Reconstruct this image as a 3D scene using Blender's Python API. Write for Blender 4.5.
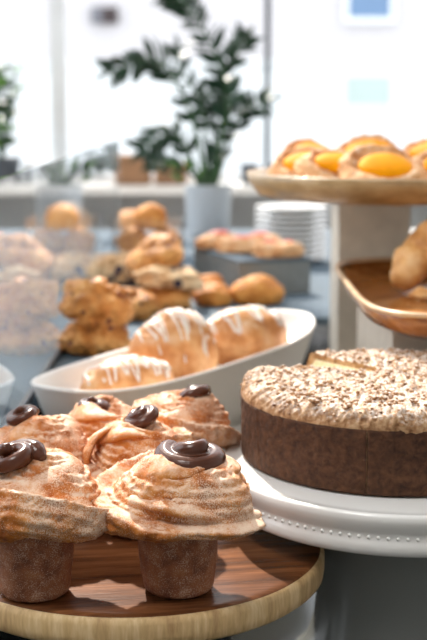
import bpy, bmesh, math, random
from math import sin, cos, pi, radians as R, atan, tan, hypot
from mathutils import Vector, Matrix, noise
from mathutils.bvhtree import BVHTree

C = bpy.context.scene.collection
SC = bpy.context.scene
for o in list(bpy.data.objects):
    bpy.data.objects.remove(o)

# ------------------------------------------------------------------ camera
CAMZ = 1.35                       # camera height; the counter top is 0.92
PITCH = R(9.59)
cam = bpy.data.cameras.new('camera')
cam.sensor_fit = 'VERTICAL'; cam.sensor_height = 36; cam.lens = 70
cam.clip_start = 0.02
cam.dof.use_dof = True; cam.dof.focus_distance = 1.03; cam.dof.aperture_fstop = 6.3
camo = bpy.data.objects.new('camera', cam); C.objects.link(camo)
camo.location = (0, 0, CAMZ); camo.rotation_euler = (pi/2 - PITCH, 0, 0)
SC.camera = camo

# ------------------------------------------------------------------ world, sun, lamps, exposure
w = bpy.data.worlds.new('sky'); SC.world = w; w.use_nodes = True
bg = w.node_tree.nodes['Background']
bg.inputs[0].default_value = (0.90, 0.95, 1.0, 1); bg.inputs[1].default_value = 2.3

def light(name, kind, loc, target, energy, color=(1, 1, 1), size=None, size_y=None, angle=None):
    l = bpy.data.lights.new(name, kind); l.energy = energy; l.color = color
    if size: 
        l.shape = 'RECTANGLE'; l.size = size; l.size_y = size_y or size
    if angle is not None: l.angle = angle
    o = bpy.data.objects.new(name, l); C.objects.link(o)
    o.location = loc
    d = Vector(target) - Vector(loc)
    o.rotation_euler = d.to_track_quat('-Z', 'Y').to_euler()
    return o
# sun through the tall shop window, from behind and a little left
light('sun', 'SUN', (-0.75, 3.8, 3.55), (0, 1.15, 0.95), 6.8, (1.0, 0.91, 0.80), angle=R(1.6))
# added soft fill: an unseen lamp high above the camera
light('front_fill_light', 'AREA', (-0.9, 0.0, 3.7), (0, 1.15, 0.95), 36, (1.0, 0.96, 0.92), 1.0, 0.8)
light('left_fill_light', 'AREA', (-2.7, 1.8, 2.9), (0, 1.3, 0.95), 14, (0.93, 0.97, 1.0), 2.2, 1.8)  # second unseen lamp, added as soft fill from the left

vs = SC.view_settings
vs.view_transform = 'Standard'; vs.look = 'None'; vs.gamma = 1; vs.exposure = 0.14
vs.use_curve_mapping = False

# ------------------------------------------------------------------ helpers
def link(name, me, mat=None, parent=None, loc=None, smooth=True):
    o = bpy.data.objects.new(name, me); C.objects.link(o)
    if mat is not None:
        for m in (mat if isinstance(mat, (list, tuple)) else [mat]): me.materials.append(m)
    if smooth is True:
        me.polygons.foreach_set('use_smooth', [True]*len(me.polygons))
    if parent: o.parent = parent
    if loc is not None: o.location = loc
    return o
def mesh(verts, faces):
    me = bpy.data.meshes.new('m'); me.from_pydata([tuple(v) for v in verts], [], faces); me.update()
    return me
def obj(name, vf, mat, parent=None, loc=None, smooth=True):
    return link(name, mesh(*vf), mat, parent, loc, smooth)
def tag(o, label=None, cat=None, group=None, kind=None):
    if label: o['label'] = label
    if cat: o['category'] = cat
    if group: o['group'] = group
    if kind: o['kind'] = kind
    return o
def thing(name, label, cat, loc=(0, 0, 0), rz=0, group=None, rot=None):
    o = bpy.data.objects.new(name, None); C.objects.link(o); o.empty_display_size = .02
    o.location = loc; o.rotation_euler = rot or (0, 0, rz)
    return tag(o, label, cat, group)
def copy_tree(o, parent=None):
    c = o.copy(); C.objects.link(c)
    if parent: c.parent = parent
    for ch in list(o.children): copy_tree(ch, c)
    return c
def at(px, py, z):
    """point of the plane z (below the camera, metres) seen at pixel px, py"""
    f = 640*70/36
    x = (px-213.5)/f; yv = -(py-320)/f
    d = Vector((x, cos(PITCH)+yv*sin(PITCH), -sin(PITCH)+yv*cos(PITCH)))
    d *= z/d.z
    return Vector((d.x, d.y, CAMZ+z))

def join(*parts):
    V, F = [], []
    for v, f in parts:
        n = len(V); V += [tuple(a) for a in v]; F += [tuple(i+n for i in q) for q in f]
    return V, F
def xf(vf, M):
    return [tuple(M @ Vector(v)) for v in vf[0]], vf[1]
def box(x0, x1, y0, y1, z0, z1):
    v = [(x0,y0,z0),(x1,y0,z0),(x1,y1,z0),(x0,y1,z0),(x0,y0,z1),(x1,y0,z1),(x1,y1,z1),(x0,y1,z1)]
    return v, [(0,3,2,1),(4,5,6,7),(0,1,5,4),(1,2,6,5),(2,3,7,6),(3,0,4,7)]
def prism(pts, z0, z1):
    n = len(pts)
    v = [(x, y, z0) for x, y in pts]+[(x, y, z1) for x, y in pts]
    f = [tuple(range(n-1, -1, -1)), tuple(range(n, 2*n))]
    f += [(i, (i+1) % n, n+(i+1) % n, n+i) for i in range(n)]
    return v, f
def lathe(prof, seg=64, fn=None, sx=1, sy=1):
    v, f = [], []
    n = len(prof)
    for i in range(seg):
        a = 2*pi*i/seg
        for j, (r, z) in enumerate(prof):
            if fn: r, z = fn(r, z, a, j)
            v.append((r*cos(a)*sx, r*sin(a)*sy, z))
    for i in range(seg):
        k = (i+1) % seg
        for j in range(n-1):
            f.append((i*n+j, k*n+j, k*n+j+1, i*n+j+1))
    return v, f
def sweep(pts, rad, seg=10, flat=1.0, up=None):
    """tube along pts with radius per point (number or list), capped"""
    pts = [Vector(p) for p in pts]; n = len(pts)
    if not isinstance(rad, (list, tuple)): rad = [rad]*n
    v, f = [], []
    ups = up if isinstance(up, list) else None
    ref = Vector(up) if (up and not ups) else None; prev = None
    for i, p in enumerate(pts):
        t = (pts[min(i+1, n-1)]-pts[max(i-1, 0)])
        t = t.normalized() if t.length > 1e-9 else Vector((0, 0, 1))
        if ups: a = t.cross(ups[i])
        elif ref: a = t.cross(ref)
        elif prev is None: a = t.cross(Vector((0, 0, 1)) if abs(t.z) < .9 else Vector((1, 0, 0)))
        else: a = prev - t*prev.dot(t)
        if a.length < 1e-9: a = t.cross(Vector((1, 0.3, 0)))
        a.normalize(); prev = a; b = a.cross(t).normalized()
        for k in range(seg):
            q = 2*pi*k/seg
            v.append(p + a*cos(q)*rad[i] + b*sin(q)*rad[i]*flat)
    for i in range(n-1):
        for k in range(seg):
            m = (k+1) % seg
            f.append((i*seg+k, i*seg+m, (i+1)*seg+m, (i+1)*seg+k))
    f.append(tuple(range(seg-1, -1, -1))); f.append(tuple((n-1)*seg+k for k in range(seg)))
    return v, f
_ico = {}
def ico(sub):
    if sub not in _ico:
        bm = bmesh.new(); bmesh.ops.create_icosphere(bm, subdivisions=sub, radius=1)
        _ico[sub] = ([v.co.copy() for v in bm.verts], [tuple(v.index for v in f.verts) for f in bm.faces]); bm.free()
    return _ico[sub]
def lump(sx, sy, sz, seed, amp=.2, freq=1.6, sub=5, fine=.05, box_=0.0, flat=.6, crag=0.0):
    """an irregular baked lump resting on z = 0"""
    V, F = ico(sub); off = Vector((seed*7.31, seed*3.17, seed*1.93)); out = []
    for v in V:
        u = v.copy()
        if box_: 
            m = (abs(u.x)**4+abs(u.y)**4+abs(u.z)**4)**.25
            u = u.lerp(u/m, box_)
        k = 1+amp*noise.noise(v*freq+off)+fine*noise.noise(v*freq*4+off)+fine*.5*noise.noise(v*freq*9+off)
        if crag: k -= crag*max(0, .32-noise.voronoi(v*freq*1.7+off)[0][0])*2
        u = Vector((u.x*sx*k, u.y*sy*k, u.z*sz*k))
        if u.z < -flat*sz: u.z = -flat*sz+(u.z+flat*sz)*.1
        out.append(u)
    z0 = min(u.z for u in out)
    return [(u.x, u.y, u.z-z0) for u in out], F
def smoothpath(pts, n=8, closed=False):
    pts = [Vector(p) for p in pts]; out = []; m = len(pts)
    for i in range(m-1):
        p0 = pts[max(i-1, 0)]; p1 = pts[i]; p2 = pts[i+1]; p3 = pts[min(i+2, m-1)]
        for k in range(n):
            t = k/n
            out.append(.5*((2*p1)+(p2-p0)*t+(2*p0-5*p1+4*p2-p3)*t*t+(3*p1-p0-3*p2+p3)*t**3))
    out.append(pts[-1]); return out

# ------------------------------------------------------------------ materials
def newmat(name):
    m = bpy.data.materials.new(name); m.use_nodes = True
    nt = m.node_tree; b = nt.nodes['Principled BSDF']
    return m, nt, b
def col(c): return (c[0], c[1], c[2], 1)
def plain(name, c, rough=.5, metal=0, spec=.5, coat=0, noise_amt=0, scale=20, bump=0, bscale=None, sss=0):
    m, nt, b = newmat(name)
    b.inputs['Base Color'].default_value = col(c); b.inputs['Roughness'].default_value = rough
    b.inputs['Metallic'].default_value = metal; b.inputs['Specular IOR Level'].default_value = spec
    b.inputs['Coat Weight'].default_value = coat
    if sss:
        b.inputs['Subsurface Weight'].default_value = sss; b.inputs['Subsurface Scale'].default_value = .006
    tc = nt.nodes.new('ShaderNodeTexCoord')
    if noise_amt:
        n = nt.nodes.new('ShaderNodeTexNoise'); n.inputs['Scale'].default_value = scale; n.inputs['Detail'].default_value = 4
        nt.links.new(tc.outputs['Object'], n.inputs['Vector'])
        r = nt.nodes.new('ShaderNodeValToRGB')
        r.color_ramp.elements[0].position = .3; r.color_ramp.elements[1].position = .7
        r.color_ramp.elements[0].color = col([x*(1-noise_amt) for x in c]); r.color_ramp.elements[1].color = col([min(1, x*(1+noise_amt)) for x in c])
        nt.links.new(n.outputs['Fac'], r.inputs['Fac']); nt.links.new(r.outputs['Color'], b.inputs['Base Color'])
    if bump:
        n2 = nt.nodes.new('ShaderNodeTexNoise'); n2.inputs['Scale'].default_value = bscale or scale*3; n2.inputs['Detail'].default_value = 5
        nt.links.new(tc.outputs['Object'], n2.inputs['Vector'])
        bp = nt.nodes.new('ShaderNodeBump'); bp.inputs['Strength'].default_value = bump; bp.inputs['Distance'].default_value = .002
        nt.links.new(n2.outputs['Fac'], bp.inputs['Height']); nt.links.new(bp.outputs['Normal'], b.inputs['Normal'])
    return m
def ramp(nt, fac, stops):
    r = nt.nodes.new('ShaderNodeValToRGB'); e = r.color_ramp.elements
    while len(e) < len(stops): e.new(.5)
    for i, (p, c) in enumerate(stops): e[i].position = p; e[i].color = col(c)
    nt.links.new(fac, r.inputs['Fac']); return r.outputs['Color']
def tnoise(nt, vec, scale, detail=5, rough=.55):
    n = nt.nodes.new('ShaderNodeTexNoise'); n.inputs['Scale'].default_value = scale
    n.inputs['Detail'].default_value = detail; n.inputs['Roughness'].default_value = rough
    nt.links.new(vec, n.inputs['Vector']); return n.outputs['Fac']
def mixc(nt, fac, a, b):
    m = nt.nodes.new('ShaderNodeMix'); m.data_type = 'RGBA'
    for s, v in ((0, fac), (6, a), (7, b)):
        if hasattr(v, 'node'): nt.links.new(v, m.inputs[s])
        elif isinstance(v, (int, float)): m.inputs[s].default_value = v
        else: m.inputs[s].default_value = col(v)
    return m.outputs[2]
def math_(nt, op, a, b=None):
    m = nt.nodes.new('ShaderNodeMath'); m.operation = op; m.use_clamp = False
    for s, v in ((0, a), (1, b)):
        if v is None: continue
        if hasattr(v, 'node'): nt.links.new(v, m.inputs[s])
        else: m.inputs[s].default_value = v
    return m.outputs[0]
def bump_(nt, b, h, strength, dist):
    bp = nt.nodes.new('ShaderNodeBump'); bp.inputs['Strength'].default_value = strength; bp.inputs['Distance'].default_value = dist
    nt.links.new(h, bp.inputs['Height']); nt.links.new(bp.outputs['Normal'], b.inputs['Normal'])

def baked(name, dark, mid, light_, scale=28, sugar=None, sugar_cut=.52, sugar_scale=650, sugar_patch=14, patch=.55, rough=.6, spots=None, spot_scale=60, spot_cut=.2, bumpd=.0015, dust=None, dust_cut=.5, dscale=60):
    """baked dough: brown/gold patches, optional sugar crystals, fruit spots and powdered-sugar patches"""
    m, nt, b = newmat(name)
    tc = nt.nodes.new('ShaderNodeTexCoord'); v = tc.outputs['Object']
    n1 = tnoise(nt, v, scale, 6, .6)
    c = ramp(nt, n1, [(.30, dark), (.48, mid), (.68, light_)])
    if spots:
        vo = nt.nodes.new('ShaderNodeTexVoronoi'); vo.inputs['Scale'].default_value = spot_scale
        nt.links.new(v, vo.inputs['Vector'])
        c = mixc(nt, ramp(nt, vo.outputs['Distance'], [(spot_cut, (1,1,1)), (spot_cut+.06, (0,0,0))]), c, spots)
    if dust:
        nd = tnoise(nt, v, dscale, 8, .75)
        geo = nt.nodes.new('ShaderNodeTexCoord'); sp = nt.nodes.new('ShaderNodeSeparateXYZ')
        nt.links.new(geo.outputs['Normal'], sp.inputs[0])          # sugar sifted from above settles on upward faces
        up = ramp(nt, sp.outputs['Z'], [(.30, (0,0,0)), (.92, (1,1,1))])
        mk = ramp(nt, nd, [(dust_cut-.08, (0,0,0)), (dust_cut+.08, (1,1,1))])
        c = mixc(nt, math_(nt, 'MULTIPLY', up, mk), c, dust)
    if sugar:
        ns = tnoise(nt, v, sugar_scale, 2, .6); npz = tnoise(nt, v, sugar_patch, 4, .6)
        s = math_(nt, 'ADD', ns, math_(nt, 'MULTIPLY', math_(nt, 'SUBTRACT', npz, .5), patch))
        c = mixc(nt, ramp(nt, s, [(sugar_cut-.07, (0,0,0)), (sugar_cut+.09, (1,1,1))]), c, sugar)
        h = math_(nt, 'ADD', math_(nt, 'MULTIPLY', ns, .5), n1)
    else:
        h = math_(nt, 'ADD', math_(nt, 'MULTIPLY', tnoise(nt, v, 300, 4, .6), .35), n1)
    nt.links.new(c, b.inputs['Base Color']); b.inputs['Roughness'].default_value = rough
    b.inputs['Specular IOR Level'].default_value = .35
    bump_(nt, b, h, .9, bumpd)
    return m

M = {}
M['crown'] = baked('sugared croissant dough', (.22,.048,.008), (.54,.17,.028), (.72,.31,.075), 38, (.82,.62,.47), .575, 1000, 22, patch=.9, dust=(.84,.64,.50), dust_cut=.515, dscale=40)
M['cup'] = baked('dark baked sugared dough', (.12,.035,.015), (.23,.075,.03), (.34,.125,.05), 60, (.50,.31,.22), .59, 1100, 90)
M['chocolate'] = plain('glossy chocolate cream', (.078,.022,.009), .24, spec=.4, coat=.05, bump=.15, bscale=120)
M['cake_side'] = baked('brown cake crust', (.035,.013,.006), (.075,.029,.012), (.12,.05,.022), 150, rough=.75, bumpd=.002)
M['cake_inside'] = baked('pale yellow sponge', (.78,.66,.38), (.86,.76,.50), (.90,.82,.60), 120, rough=.85, bumpd=.003)
M['crumb'] = baked('toasted crumb topping with powdered sugar', (.16,.065,.025), (.42,.23,.11), (.64,.43,.25), 160, rough=.85, dust=(.86,.81,.76), dust_cut=.512, dscale=260, bumpd=.002)
M['ceramic'] = plain('glazed white ceramic', (.84,.84,.82), .18, coat=.3)
M['pedestal_grey'] = plain('glossy dark grey green', (.20,.21,.20), .25, coat=.2)  # even dark tone used on the stand's pedestal alone
M['ceramic_matte'] = plain('satin white ceramic', (.86,.85,.83), .35)
M['glaze_roll'] = baked('golden glazed dough', (.36,.11,.03), (.62,.28,.10), (.78,.46,.22), 30, rough=.4, dust=(.85,.70,.56), dust_cut=.54)
M['icing'] = plain('white sugar icing', (.84,.80,.77), .3, sss=.1)
M['scone'] = baked('golden craggy scone', (.24,.07,.015), (.62,.26,.06), (.85,.48,.17), 30, rough=.5, spots=(.13,.02,.03), spot_scale=42, spot_cut=.17, bumpd=.004)
M['pale_scone'] = baked('pale scone with berries', (.55,.27,.10), (.78,.52,.28), (.86,.68,.45), 26, rough=.6, spots=(.035,.025,.07), spot_scale=34, spot_cut=.26, bumpd=.004)
M['cookie'] = baked('golden cookie', (.40,.12,.02), (.62,.24,.045), (.74,.36,.09), 40, rough=.6, bumpd=.003)
M['danish'] = baked('pale danish dough', (.46,.17,.05), (.68,.37,.17), (.76,.50,.28), 26, rough=.7, dust=(.82,.70,.58), dust_cut=.6)
M['apricot'] = plain('glazed apricot half', (.95,.34,.002), .6, spec=.08, noise_amt=.18, scale=30)
M['fruit'] = plain('red fruit filling', (.75,.10,.05), .3, coat=.3, noise_amt=.3, scale=60)
M['twist'] = baked('caramelised pastry', (.40,.15,.04), (.70,.36,.12), (.86,.60,.32), 26, rough=.4, bumpd=.003)

def wood(name, a, b_, c, rough=.35, scale=(3, 40, 40), coat=0, distort=3):
    m, nt, b = newmat(name)
    tc = nt.nodes.new('ShaderNodeTexCoord'); mp = nt.nodes.new('ShaderNodeMapping')
    mp.inputs['Scale'].default_value = scale; nt.links.new(tc.outputs['Object'], mp.inputs['Vector'])
    n1 = tnoise(nt, mp.outputs[0], 1.0, 7, .6)
    n2 = tnoise(nt, mp.outputs[0], 6.0, 3, .5)
    f = math_(nt, 'ADD', math_(nt, 'MULTIPLY', n1, .75), math_(nt, 'MULTIPLY', n2, .25))
    nt.links.new(ramp(nt, f, [(.34, a), (.50, b_), (.64, c)]), b.inputs['Base Color'])
    b.inputs['Roughness'].default_value = rough; b.inputs['Coat Weight'].default_value = coat
    bump_(nt, b, n2, .25, .001); return m
M['board_top'] = wood('oiled board top', (.065,.024,.010), (.15,.055,.020), (.27,.105,.04), .27, (5, 60, 60), 0)
M['board_top'].node_tree.nodes['Principled BSDF'].inputs['Specular IOR Level'].default_value = .3
M['board_edge'] = wood('raw sawn board edge', (.38,.22,.09), (.62,.42,.20), (.78,.60,.34), .6, (55, 55, 9))
M['tray_wood'] = wood('honey brown tray wood', (.17,.055,.012), (.36,.13,.03), (.55,.24,.07), .25, (30, 8, 30), .4)
M['tray_rim'] = wood('pale tray rim', (.42,.25,.12), (.56,.36,.19), (.68,.48,.29), .35, (30, 8, 30), .2)
M['platter'] = wood('gilded platter rim', (.24,.15,.06), (.38,.25,.11), (.52,.37,.19), .32, (12, 12, 30), .3)
M['stone'] = plain('beige limestone', (.60,.55,.47), .7, noise_amt=.08, scale=40, bump=.2, bscale=200)
M['counter'] = plain('black polished counter', (.012,.014,.013), .14, spec=.25, noise_amt=.3, scale=30)
M['steel'] = plain('brushed blue grey steel', (.10,.14,.18), .75, spec=.2, metal=0, noise_amt=.06, scale=60)
M['box_metal'] = plain('brushed grey metal', (.22,.24,.24), .45, metal=.3, noise_amt=.08, scale=50)
M['pot'] = plain('matte white pot', (.62,.64,.66), .5)
M['leaf'] = plain('dark green leaf', (.010,.042,.016), .4, noise_amt=.35, scale=14)
M['leaf_light'] = plain('young green leaf', (.12,.28,.04), .35, noise_amt=.3, scale=14)
M['stem'] = plain('green stem', (.03,.085,.025), .45, noise_amt=.2, scale=30)
M['soil'] = plain('potting soil', (.04,.025,.015), .95, noise_amt=.4, scale=120, bump=.6)
M['wall'] = plain('white painted wall', (.78,.78,.76), .8, noise_amt=.03, scale=3)
M['ceiling'] = plain('white ceiling', (.75,.74,.72), .9, noise_amt=.03, scale=3)
M['floor'] = wood('grey brown floor boards', (.16,.12,.09), (.24,.18,.13), (.32,.25,.19), .5, (2, 14, 14))
M['frame'] = plain('dark grey window frame', (.055,.065,.075), .4, noise_amt=.1, scale=10)
M['frame_pale'] = plain('pale grey window frame', (.78,.80,.82), .4, noise_amt=.05, scale=10)
M['sill'] = plain('white window sill', (.80,.79,.77), .4, noise_amt=.03, scale=6)
M['dark'] = plain('charcoal glaze', (.05,.06,.075), .35, noise_amt=.2, scale=30)
M['brown'] = plain('brown cardboard', (.30,.16,.08), .7, noise_amt=.15, scale=30)
M['tile'] = plain('grey blue tile', (.46,.49,.51), .5, noise_amt=.1, scale=9)
M['asphalt'] = plain('pale street paving', (.55,.55,.56), .9, noise_amt=.06, scale=2)
def brick(name, a, b_, mortar):
    m, nt, b = newmat(name)
    tc = nt.nodes.new('ShaderNodeTexCoord'); mp = nt.nodes.new('ShaderNodeMapping'); mp.inputs['Rotation'].default_value = (pi/2, 0, 0)
    nt.links.new(tc.outputs['Object'], mp.inputs['Vector'])
    br = nt.nodes.new('ShaderNodeTexBrick'); br.inputs['Scale'].default_value = 3.2
    br.inputs['Color1'].default_value = col(a); br.inputs['Color2'].default_value = col(b_); br.inputs['Mortar'].default_value = col(mortar)
    nt.links.new(mp.outputs[0], br.inputs['Vector']); nt.links.new(br.outputs['Color'], b.inputs['Base Color'])
    b.inputs['Roughness'].default_value = .9; return m
M['brick'] = brick('whitewashed brick', (.56,.535,.54), (.53,.51,.515), (.60,.575,.58))
M['render_white'] = plain('white render', (.74,.76,.76), .9, noise_amt=.02, scale=1)
M['blue_glass'] = plain('sky blue window glass', (.13,.22,.36), .3, noise_amt=.06, scale=2)
M['green_glass'] = plain('pale green shop glass', (.44,.53,.50), .3, noise_amt=.04, scale=2)
M['sign'] = plain('grey brown sign', (.045,.03,.03), .7, noise_amt=.15, scale=4)
M['sign2'] = plain('grey sign', (.16,.16,.18), .7, noise_amt=.1, scale=4)
def glass(name, tint=(1,1,1), rough=0.0, haze=0.0):
    m, nt, b = newmat(name)
    b.inputs['Base Color'].default_value = col(tint); b.inputs['Roughness'].default_value = rough
    b.inputs['Transmission Weight'].default_value = 1; b.inputs['IOR'].default_value = 1.48
    if haze:                                                # pale haze mixed evenly into the glass as diffuse colour
        out = nt.nodes['Material Output']; d = nt.nodes.new('ShaderNodeBsdfDiffuse'); d.inputs[0].default_value = (.82,.86,.90,1)
        mx = nt.nodes.new('ShaderNodeMixShader'); mx.inputs[0].default_value = haze
        nt.links.new(b.outputs[0], mx.inputs[1]); nt.links.new(d.outputs[0], mx.inputs[2]); nt.links.new(mx.outputs[0], out.inputs[0])
    return m
M['glass'] = glass('clear display glass', (.96,.98,.99), 0, .015)
M['glass'].node_tree.nodes['Principled BSDF'].inputs['IOR'].default_value = 1.34
M['jar_glass'] = glass('clear jar glass', (.97,.99,.99), .02, .05)

# ------------------------------------------------------------------ the room
def struct(name, vf, m, loc=None, smooth=False): return tag(obj(name, vf, m, None, loc, smooth), kind='structure')
struct('floor', box(-3, 3, -2.6, 5.0, -.06, 0), M['floor'])
struct('ceiling', box(-3, 3, -2.6, 5.0, 5.4, 5.5), M['ceiling'])
struct('wall_right', box(3, 3.12, -2.6, 5.0, 0, 5.4), M['wall'])
struct('wall_rear', box(-3, 3, -2.72, -2.6, 0, 5.4), M['wall'])
struct('wall_left', join(box(-3.12, -3, -2.6, 5.0, 0, 1.0), box(-3.12, -3, -2.6, 5.0, 4.6, 5.4), box(-3.12, -3, -2.6, .5, 1.0, 4.6)), M['tile'])
struct('wall_front', join(box(-3, 3, 4.86, 5.0, 0, 1.06), box(-3, 3, 4.86, 5.0, 5.3, 5.4)), M['tile'])
struct('trim_1', box(-3, 3, 4.62, 4.86, 1.04, 1.072), M['sill'])                        # the window ledge
# shop window: one slim dark mullion, one pale one
wn = struct('window_1', join(box(-3, 3, 4.90, 4.96, 1.06, 1.10), box(-3, 3, 4.90, 4.96, 5.26, 5.3)), M['frame_pale'])
for x, wd, mt in ((-.60, .03, 'frame_pale'), (.209, .010, 'frame'), (-2.1, .03, 'frame'), (1.5, .03, 'frame')):
    obj('mullion', box(x-wd, x+wd, 4.90, 4.96, 1.10, 5.26), M[mt], wn, smooth=False)

# ------------------------------------------------------------------ the street outside
struct('ground', box(-24, 24, 5.2, 40, -.1, 0), M['asphalt'])
fac = thing('street_building', 'pale whitewashed brick building across the street with blue upper window', 'building', (0, 19.3, 0))
obj('brick_wall', box(-12, 12, 0, .5, 2.05, 7.4), M['brick'], fac, smooth=False)
obj('shopfront', box(-12, 12, -.1, .5, 0, 2.05), M['render_white'], fac, smooth=False)
obj('cornice', box(-12, 12, -.18, 0, 2.02, 2.09), M['render_white'], fac, smooth=False)
wf = obj('window', box(2.03, 2.66, -.06, 0, 2.72, 4.2), M['blue_glass'], fac, smooth=False)
obj('window_frame', join(box(1.96, 2.73, -.1, .0, 2.64, 2.72), box(1.96, 2.03, -.1, 0, 2.72, 4.2), box(2.66, 2.73, -.1, 0, 2.72, 4.2), box(1.96,2.73,-.1,0,4.2,4.28)), M['render_white'], wf, smooth=False)
wf = obj('shop_window', box(2.0, 2.68, -.16, -.1, 1.42, 1.84), M['green_glass'], fac, smooth=False)
obj('window_frame', join(box(1.94, 2.74, -.18, -.1, 1.36, 1.42), box(1.94, 2.74, -.18, -.1, 1.84, 1.90), box(1.94, 2.0, -.18, -.1, 1.42, 1.84), box(2.68, 2.74, -.18, -.1, 1.42, 1.84)), M['render_white'], wf, smooth=False)
sg = thing('wall_sign', 'small grey and brown sign high on the white building', 'sign', (-1.68, 19.2, 2.63))
obj('sign_panel', box(0, .24, 0, .06, 0, .24), M['sign'], sg, smooth=False)
obj('side_panel', box(-.16, 0, 0, .06, 0, .24), M['sign2'], sg, smooth=False)

# ------------------------------------------------------------------ counter and risers
CT = CAMZ-.560      # counter top
RT = CAMZ-.3647     # riser top
ct = thing('serving_counter', 'long dark polished counter under the pastry displays', 'counter', (0, 1.6, 0))
obj('worktop', box(-1.25, 1.5, -1.1, 2.35, CT-.04, CT), M['counter'], ct, smooth=False)
obj('cabinet', box(-1.2, 1.45, -1.05, 2.3, 0, CT-.04), M['wall'], ct, smooth=False)
rs = thing('riser_shelf', 'low blue-grey metal riser carrying the scones, plates and potted plant', 'riser', (0, 0, CT))
rh = RT-CT
obj('riser_top', prism([(-.80,1.134),(-.246,1.134),(-.246,1.545),(.15,2.185),(.42,2.185),(.42,3.85),(-.80,3.85)], rh-.014, rh), M['steel'], rs, smooth=False)
for x, y in ((-.78,1.16),(-.27,1.16),(-.255,1.60),(.38,2.22),(.38,3.82),(-.78,3.82)):
    obj('leg', box(x-.009, x+.009, y-.009, y+.009, 0, rh-.014), M['steel'], rs, smooth=False)

# ------------------------------------------------------------------ wooden board
BX, BY, BR = -.075, 1.132, .180
BT = CAMZ-.405
bd = thing('round_board', 'round wooden serving board under the six swirled pastries', 'board', (BX, BY, BT-.030), R(8))
def wob(r, z, a, j): return (r*(1+.006*noise.noise(Vector((cos(a)*2, sin(a)*2, 3)))) , z)
obj('board_edge', lathe([(.02,.001),(BR-.006,.001),(BR-.001,.005),(BR,.012),(BR,.022),(BR-.0015,.0270),(BR-.005,.0285)], 128, wob), M['board_edge'], bd)
obj('board_top', lathe([(BR-.004,.0283),(BR-.006,.0298),(BR-.012,.030),(.0,.030)], 128, wob), M['board_top'], bd)
for k in range(3):
    a = k*2*pi/3+.5
    obj('foot', xf(lathe([(0,0),(.012,0),(.016,BT-.0302-CT),(0,BT-.0302-CT)], 24), Matrix.Translation((.10*cos(a), .10*sin(a), CT-BT+.030))), M['dark'], bd)

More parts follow.
